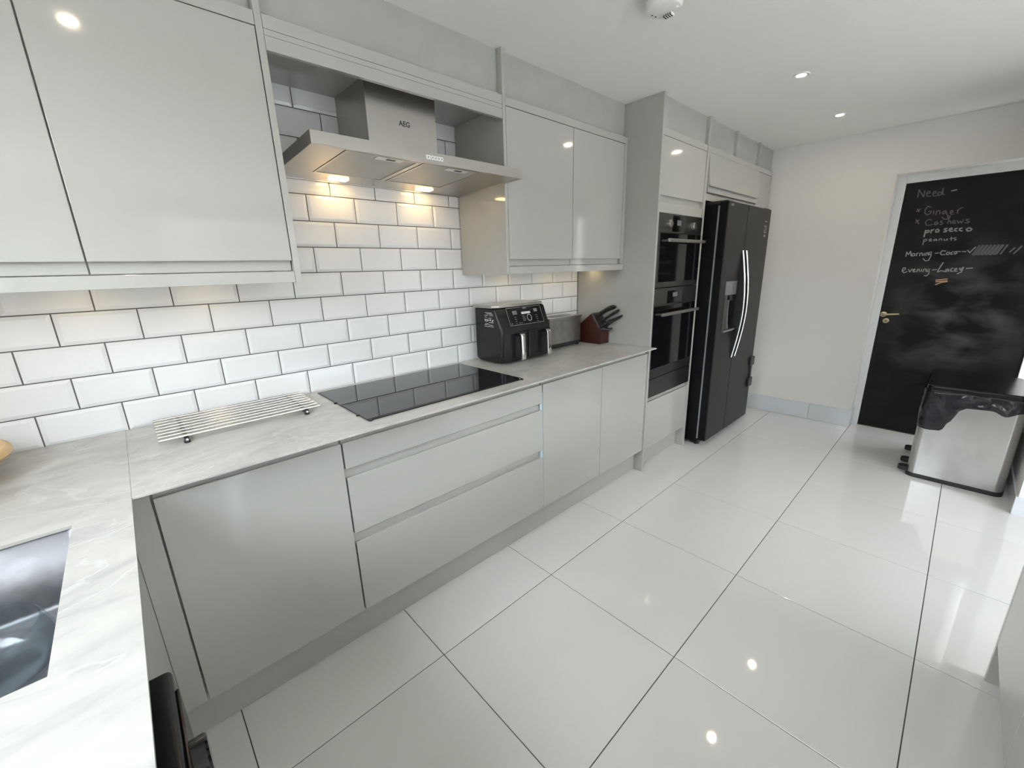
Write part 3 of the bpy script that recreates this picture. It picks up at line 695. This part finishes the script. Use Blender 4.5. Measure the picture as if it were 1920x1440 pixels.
for a, b in fx:
    fo = B(a+.002, b-.002, fy[0]+.002, fy[1]-.002, zb+.0045, zb+.009).build('grease_filter', M['filter'], u)
    fm = MB()
    for q in ((a+.002, b-.002, fy[0]+.002, fy[0]+.010), (a+.002, b-.002, fy[1]-.010, fy[1]-.002), (a+.002, a+.010, fy[0]+.01, fy[1]-.01), (b-.010, b-.002, fy[0]+.01, fy[1]-.01)):
        fm.box(q[0], q[1], q[2], q[3], zb+.0015, zb+.0045)
    fm.build('filter_frame', M['steel'], fo)
    cx = (a+b)/2 + .03
    B(cx-.05, cx+.05, fy[0]+.012, fy[0]+.045, zb+.002, zb+.0045).build('filter_latch', M['white_pl'], fo)
    B(cx-.012, cx+.022, fy[0]+.022, fy[0]+.034, zb+.001, zb+.002).build('latch_slot', M['logo'], fo)
for x in (1.028, 1.436):
    B(x-.036, x+.036, -.092, -.052, zb-.0005, zb+.0035).build('hood_lamp', M['lamp_hood'], u, bevel=.001)
B(1.199, 1.219, hy-.0025, hy, zb+.012, zb+.027).build('button', M['white_pl'], u, bevel=.001)
for k in range(4): B(1.221+.0135*k, 1.2340+.0135*k, hy-.0025, hy, zb+.012, zb+.027).build('button', M['white_pl'], u, bevel=.0006)
for k in range(5):
    x = 1.209 if k == 0 else 1.2275+.0135*(k-1)
    B(x-.0018, x+.0018, hy-.003, hy-.0024, zb+.017, zb+.022).build('button_mark', M['print_d'], u)
u.rotation_euler = (HT, 0, 0)
ch = MB().box(1.082, 1.390, -.272, -.003, 1.795, 2.0875)
cho = ch.build('chimney', M['steel'], u, bevel=.0015); cho.rotation_euler = (-HT, 0, 0)
def text_mesh(txt, size, mt, parent, loc, rot, ext=.0004):
    c = bpy.data.curves.new('t', 'FONT'); c.body = txt; c.size = size; c.extrude = ext; c.align_x = 'CENTER'; c.align_y = 'CENTER'; c.offset = .0004
    t = bpy.data.objects.new('t', c); COL.objects.link(t); bpy.context.view_layer.update()
    me = bpy.data.meshes.new_from_object(t.evaluated_get(bpy.context.evaluated_depsgraph_get()))
    bpy.data.objects.remove(t); me.materials.clear(); me.materials.append(mt); me.name = 'lettering'
    o = bpy.data.objects.new('lettering', me); COL.objects.link(o); o.parent = parent
    o.location = Vector(loc) - OFF[parent.name]; o.rotation_euler = rot; OFF[o.name] = OFF[parent.name]
    return o
text_mesh('AEG', .026, M['logo'], cho, (1.240, -.2724, 1.957), (R(90), 0, 0))

# ------------------------------------------------------------ lamps under the wall cabinets
def puck(x, y, label, grp):
    u = thing('cabinet_light_offscreen' if x < 0 else 'cabinet_light', (x, y, 1.39), label, 'light', grp)
    MB().lathe([(.034, .0125), (.034, 0), (.028, -.002), (.028, .002)], (x, y, 1.390), 'z', 28).build('rim', M['steel'], u, smooth=True)
    MB().lathe([(.0275, .001), (.0275, -.001)], (x, y, 1.390), 'z', 28).build('lamp', M['lamp_uc'], u)
for x, l in ((-.15, 'warm round cabinet light under the corner wall cabinet nearest the sink wall'), (.18, 'warm round cabinet light under the middle of the corner wall cabinet'), (.50, 'warm round cabinet light under the corner wall cabinet nearest the cooker hood')): puck(x, -.13, l, 'lights under the corner wall cabinet')
for x, l in ((1.98, 'warm round cabinet light above the air fryer'), (2.36, 'warm round cabinet light above the toaster')): puck(x, -.13, l, 'lights under the far wall cabinet')
puck(2.64, -.14, 'warm round cabinet light close against the tall panel', 'lights under the far wall cabinet')

# ------------------------------------------------------------ tall units
tag(B(2.7025, 2.7215, -.588, -.0025, 0, CEIL-.001).build('tall_end_panel', M['cab'], bevel=.001), 'tall grey end panel beside the ovens and knife block', 'panel')
u = thing('oven_housing', (3.02, -.28, 0), 'tall grey oven housing with a door above and a drawer below', 'cabinet')
ox0, ox1 = 2.7225, 3.318
B(ox0, ox1, YD+.06, -.01, .157, 2.108).build('body', M['carcass'], u)
jdoor(ox0+G, ox1-G, 1.757, 2.106, YD, 'bottom').build('top_door', M['cab'], u, bevel=.0012)
B(ox0, ox1, YD+.001, YD+.06, 1.696, 1.755).build('rail', M['cab'], u, bevel=.0008)
B(ox0, ox1, YD, YD+.02, 2.1085, 2.146).build('cornice', M['cab'], u, bevel=.0008)
jdoor(ox0+G, ox1-G, .157, .522, YD, 'top', lip=.026).build('drawer_front', M['cab'], u, bevel=.0012)
B(ox0, ox1, YPL, YPL+.016, 0, .156).build('plinth_panel', M['plinth'], u)
B(3.3185, 3.350, YD-.004, -.01, 0, CEIL-.001).build('side_panel', M['cab'], u, bevel=.001)

YO = -.588
def oven_handle(u, x0, x1, z):
    P = [(YO-.046, z-.010), (YO-.058, z-.010), (YO-.060, z), (YO-.058, z+.010), (YO-.046, z+.010)]
    h = MB().prism(P, 'x', x0, x1).build('handle', M['steel'], u, bevel=.002)
    for x in (x0+.02, x1-.02): B(x-.008, x+.008, YO-.050, YO+.001, z-.006, z+.006).build('handle_post', M['steel_d'], h)
u = thing('compact_oven', (3.02, -.57, 1.247), 'black built-in oven with two knobs, upper of the pair', 'oven', None)
B(ox0+.002, ox1-.002, YO+.012, YD+.058, 1.250, 1.694).build('body', M['black'], u)
B(ox0+.002, ox1-.002, YO, YO+.012, 1.584, 1.6935).build('control_panel', M['steel_d'], u, bevel=.001)
B(2.897, 3.060, YO-.0008, YO+.002, 1.590, 1.684).build('display', M['black_gloss'], u)
B(2.955, 3.010, YO-.0012, YO, 1.628, 1.660).build('display_window', M['display_l'], u)
for x in (2.851, 3.180): MB().lathe([(.024, 0), (.022, -.016), (.020, -.018), (0, -.018)], (x, YO, 1.634), 'y', 28).build('knob', M['steel'], u, smooth=True)
B(ox0+.002, ox1-.002, YO, YO+.012, 1.252, 1.5815).build('door', M['steel_d'], u, bevel=.001)
B(ox0+.030, ox1-.012, YO-.0015, YO+.004, 1.284, 1.579).build('door_glass', M['black_gloss'], u, bevel=.0008)
oven_handle(u, 2.762, 3.268, 1.533)
u = thing('built_in_oven', (3.02, -.57, .53), 'black built-in oven with a warming drawer, lower of the pair', 'oven')
B(ox0+.002, ox1-.002, YO+.012, YD+.058, .530, 1.2465).build('body', M['black'], u)
B(ox0+.002, ox1-.002, YO, YO+.012, 1.139, 1.2455).build('control_panel', M['steel_d'], u, bevel=.001)
B(2.893, 3.115, YO-.0008, YO+.002, 1.146, 1.226).build('display', M['black_gloss'], u)
B(2.965, 3.03, YO-.0012, YO, 1.185, 1.212).build('display_window', M['display_l'], u)
B(ox0+.002, ox1-.002, YO, YO+.012, .661, 1.136).build('door', M['steel_d'], u, bevel=.001)
B(ox0+.006, ox1-.006, YO-.0015, YO+.004, .727, 1.133).build('door_glass', M['black_gloss'], u, bevel=.0008)
B(ox0+.002, ox1-.002, YO, YO+.012, .530, .6565).build('warming_drawer', M['steel_d'], u, bevel=.001)
oven_handle(u, 2.740, 3.256, 1.086)

# fridge surround
u = thing('fridge_bridge_cabinet', (3.84, -.28, 1.81), 'grey bridging cabinet with a flap door over the fridge', 'cabinet')
B(3.3515, 4.325, YD+.022, -.01, 1.850, 2.108).build('body', M['carcass'], u)
B(3.3515, 4.325, YD+.003, YD+.022, 1.812, 1.8555).build('rail', M['cab'], u, bevel=.0008)
fd = jdoor(3.3515+.006, 4.322, 1.860, 2.106, YD, 'bottom')
fdo = fd.build('flap_door', M['cab'], None, bevel=.0012, origin=(3.84, YD+.02, 2.106))
fdo.parent = u; fdo.location = Vector((3.84, YD+.02, 2.106)) - OFF[u.name]; fdo.rotation_euler = (R(-7), 0, 0)
B(3.3515, 3.8125, YD, YD+.02, 2.1085, 2.146).build('cornice', M['cab'], u, bevel=.0008)
B(3.8145, 4.636, YD, YD+.02, 2.1085, 2.146).build('cornice', M['cab'], u, bevel=.0008)
B(4.327, 4.650, YD+.002, YD+.022, 0.0, 2.107).build('filler_panel', M['cab'], u, bevel=.001)
for i, (a, b) in enumerate(((2.7225, 3.3175), (3.352, 3.803), (3.823, 4.278), (4.298, 4.662))):
    struct(B(a, b, -.562, -.545, 2.1465, CEIL).build('trim_%d' % (5+i), M['infill']))
for i, x in enumerate((3.8035, 4.2785)):
    struct(B(x, x+.019, YD, -.53, 2.1465, CEIL).build('trim_%d' % (9+i), M['cab']))

# ------------------------------------------------------------ fridge freezer
u = thing('fridge_freezer', (3.83, -.36, 0), 'black side-by-side fridge freezer with two curved handles', 'fridge')
rx0, rx1, rm = 3.394, 4.268, 3.757; YF = -.726
B(rx0, rx1, -.655, -.04, .03, 1.778).build('body', M['fridge_side'], u, bevel=.004)
B(rx0+.004, rx1-.004, -.668, -.655, .06, 1.770).build('door_gasket', M['gasket'], u)
dl = MB().box(rx0, rm-.003, YF, -.668, .05, 1.795).build('freezer_door', M['fridge'], u, bevel=.006, seg=3)
drr = MB().box(rm+.003, rx1, YF, -.668, .05, 1.795).build('fridge_door', M['fridge'], u, bevel=.006, seg=3)
B(rx0-.0006, rx0+.002, YF+.006, -.668, .052, 1.793).build('door_edge', M['fridge_side'], dl)
B(rx0+.02, rx1-.02, -.66, -.60, .012, .05).build('kick_plate', M['black'], u)
for x in (rx0+.05, rx1-.06):
    MB().lathe([(.022, 0), (.022, .03)], (x, -.64, 0), 'z', 16).build('foot', M['black'], u)
for x in (rx0+.06, rx1-.06): B(x-.05, x+.05, -.715, -.56, 1.778, 1.803).build('hinge_cover', M['black'], u, bevel=.006)
B(rx0+.035, rx0+.085, YF-.0006, YF, 1.765, 1.782).build('badge', M['display_l'], dl)
for x, d_ in ((3.722, dl), (3.792, drr)):
    pts = []
    for i in range(17):
        s = i/16; z = .672 + s*.805; bow = math.sin(math.pi*s)
        pts.append((x, YF-.006-.046*bow, z))
    MB().tube(pts, .0085, 10).build('door_handle', M['chrome'], d_, smooth=True, angle=60)
    hb = MB()
    for a, b in zip(pts[:-1], pts[1:]):
        hb.add([(x-.004, a[1]+.004, a[2]), (x+.004, a[1]+.004, a[2]), (x+.004, b[1]+.004, b[2]), (x-.004, b[1]+.004, b[2]),
                (x-.004, YF+.002, a[2]), (x+.004, YF+.002, a[2]), (x+.004, YF+.002, b[2]), (x-.004, YF+.002, b[2])],
               [(0,1,2,3), (7,6,5,4), (0,3,7,4), (1,5,6,2), (0,4,5,1), (3,2,6,7)])
    hb.build('handle_back', M['black'], d_)
B(3.482, 3.690, YF-.003, YF+.002, 1.163, 1.262).build('dispenser_panel', M['display_l'], dl, bevel=.0015)
B(3.484, 3.690, YF-.0015, YF+.002, .905, 1.161).build('dispenser_recess', M['black_gloss'], dl)
B(3.560, 3.600, YF-.012, YF, 1.125, 1.160).build('dispenser_spout', M['black'], dl, bevel=.004)
B(3.482, 3.692, YF-.022, YF, .895, .908).build('drip_tray', M['steel'], dl, bevel=.003)
st = MB(); ys_ = YF-.0003
def fline(x0, z0, x1, z1, wd=.004): st.strip([(x0, ys_, z0), (x1, ys_, z1)], wd, 'y', ys_, .0004, -1)
fline(4.147, 1.702, 4.185, 1.700, .006)
for a in ((4.150, 1.665, 4.180, 1.665), (4.180, 1.665, 4.180, 1.645), (4.180, 1.645, 4.155, 1.622), (4.155, 1.618, 4.185, 1.618)): fline(*a)
fline(4.143, 1.674, 4.143, 1.612, .002); fline(4.192, 1.674, 4.192, 1.612, .002)
for z in (1.598, 1.588): fline(4.150, z, 4.187, z, .005)
st.build('sticker_print', M['print'], drr)['label'] = 'small white printed marks'
k = thing('child_lock', (4.19, -.73, .31), 'black strap lock stuck on the edge of the fridge door', 'lock')
for z0, z1 in ((.520, .598), (.330, .410)):
    B(4.180, 4.268, YF-.018, YF-.0002, z0, z1).build('pad', M['black'], k, bevel=.006)
B(4.215, 4.240, YF-.012, YF-.006, .405, .525).build('strap', M['black'], k)

# ------------------------------------------------------------ bin
u = thing('recycling_bin', (4.15, -2.05, 0), 'stainless steel pedal bin with a black liner and lid by the chalkboard door', 'bin')
bx0, bx1, by0, by1 = 3.858, 4.42, -2.276, -1.850
def rrect(x0, x1, y0, y1, r, n=6):
    pts = []
    for cx, cy, a in ((x1-r, y1-r, 0), (x0+r, y1-r, 90), (x0+r, y0+r, 180), (x1-r, y0+r, 270)):
        for i in range(n+1):
            q = R(a + 90*i/n); pts.append((cx+r*math.cos(q), cy+r*math.sin(q)))
    return pts
MB().prism(rrect(bx0-.004, bx1+.004, by0-.004, by1+.004, .045), 'z', 0, .028).build('base', M['black'], u, bevel=.003)
MB().prism(rrect(bx0, bx1, by0, by1, .042), 'z', .028, .585).build('body', M['binsteel'], u, smooth=True, angle=50)
MB().prism(rrect(bx0-.002, bx1+.004, by0+.004, by1-.002, .042), 'z', .585, .625).build('lid', M['black_sat'], u, bevel=.012, seg=4)
for x in (3.91, 4.07, 4.33):
    MB().prism([(x-.030, by1-.005), (x-.030, by1+.030), (x-.016, by1+.045), (x+.016, by1+.045), (x+.030, by1+.030), (x+.030, by1-.005)], 'z', .022, .050).build('pedal', M['black'], u, bevel=.004)
# liner: a skirt of film round the rim with an uneven hem
rim_pts = rrect(bx0, bx1, by0, by1, .042, 5)
dense = []
for i, p in enumerate(rim_pts):
    q = rim_pts[(i+1) % len(rim_pts)]; d = math.dist(p, q); n = max(1, int(d/.012))
    for k_ in range(n): dense.append((p[0]+(q[0]-p[0])*k_/n, p[1]+(q[1]-p[1])*k_/n))
hem = [(-1.845, .345), (-1.898, .338), (-1.957, .345), (-1.985, .41), (-2.0215, .495), (-2.045, .510), (-2.1427, .516), (-2.1982, .492), (-2.254, .522), (-2.28, .53)]
def hemz(x, y):
    if x > bx0 + .05:
        if y > by1 - .03: return .36 + .10*min(1, (x-bx0)/.3)
        return .53
    for (a, za), (b, zb_) in zip(hem[:-1], hem[1:]):
        if b <= y <= a: t = (a-y)/(a-b); t = t*t*(3-2*t); return za+(zb_-za)*t
    return .5
cxm, cym = (bx0+bx1)/2, (by0+by1)/2
rows = 12; vs = []; nn = len(dense)
rng = random.Random(3); ph = [rng.uniform(0, 6.28) for _ in range(6)]
for j in range(rows+1):
    for i, (x, y) in enumerate(dense):
        t = j/rows; hz = hemz(x, y); z = .596 + (hz-.596)*t
        L = i*.012
        wv = .004*math.sin(L*40+ph[0]+6*t) + .0035*math.sin(L*71+ph[1]-9*t) + .003*math.sin(t*9+L*13+ph[2])
        out = .0035 + max(0, wv)*(.4+.6*math.sin(math.pi*min(1, t*1.05)))
        d = Vector((x-cxm, y-cym, 0)); 
        nx = -1 if x < bx0+.02 else (1 if x > bx1-.02 else 0); ny = -1 if y < by0+.02 else (1 if y > by1-.02 else 0)
        nv = Vector((nx, ny, 0)); nv = nv.normalized() if nv.length else Vector((0,0,0))
        vs.append((x+nv.x*out, y+nv.y*out, z))
fs = [(j*nn+i, j*nn+(i+1) % nn, (j+1)*nn+(i+1) % nn, (j+1)*nn+i) for j in range(rows) for i in range(nn)]
mbg = MB(); mbg.add(vs, fs)
lo = mbg.build('bin_liner', M['bag'], u, smooth=True, angle=70)
sm = lo.modifiers.new('s', 'SOLIDIFY'); sm.thickness = .0008; sm.offset = -1

# ------------------------------------------------------------ ceiling fittings
def downlight(x, y, label, nm='downlight'):
    u = thing(nm, (x, y, CEIL), label, 'light', 'ceiling downlights')
    MB().lathe([(.0205, .001), (.023, -.003), (.036, -.004), (.039, 0), (.037, .004), (.0205, .004)], (x, y, CEIL), 'z', 36).build('trim_ring', M['white_pl'], u, smooth=True)
    MB().lathe([(.020, -.0010), (.020, -.0002)], (x, y, CEIL), 'z', 32).build('lamp', M['lamp'], u)
downlight(3.075, -1.14, 'lit round ceiling downlight nearer the smoke alarm')
downlight(4.000, -1.14, 'lit round ceiling downlight nearer the far wall')
downlight(.336, -1.24, 'lit round ceiling downlight near the sink window', 'downlight_offscreen')
u = thing('smoke_alarm', (1.905, -1.0, CEIL), 'round white smoke alarm on the ceiling', 'smoke alarm')
sx, sy_ = 1.905, -1.0
MB().lathe([(.070, 0), (.070, -.012), (.066, -.014)], (sx, sy_, CEIL), 'z', 48).build('base', M['white_pl'], u, smooth=True)
MB().lathe([(.063, -.012), (.064, -.034), (.058, -.044), (.046, -.048), (0, -.049)], (sx, sy_, CEIL), 'z', 48).build('cover', M['white_pl'], u, smooth=True)
vx, vy = sx+.030, sy_-.004
B(vx-.012, vx+.012, vy-.017, vy+.017, CEIL-.056, CEIL-.046).build('sensor_cage', M['white_pl'], u, bevel=.002)
for k_ in range(4): B(vx-.0126, vx+.008, vy-.0135+.0078*k_, vy-.0095+.0078*k_, CEIL-.0565, CEIL-.050).build('vent_slot', M['vent_shade'], u)  # dark blocks paint the shade and black chamber behind the openings
for k_ in range(2): MB().lathe([(.003, -.0495), (.003, -.0505)], (sx-.012+.018*k_, sy_+.038-.004*k_, CEIL), 'z', 10).build('sound_hole', M['vent_shade'], u)  # dark discs paint the shade inside the holes
MB().lathe([(.008, -.047), (.007, -.051), (0, -.051)], (sx+.012, sy_-.042, CEIL), 'z', 16).build('test_button', M['white_pl'], u)
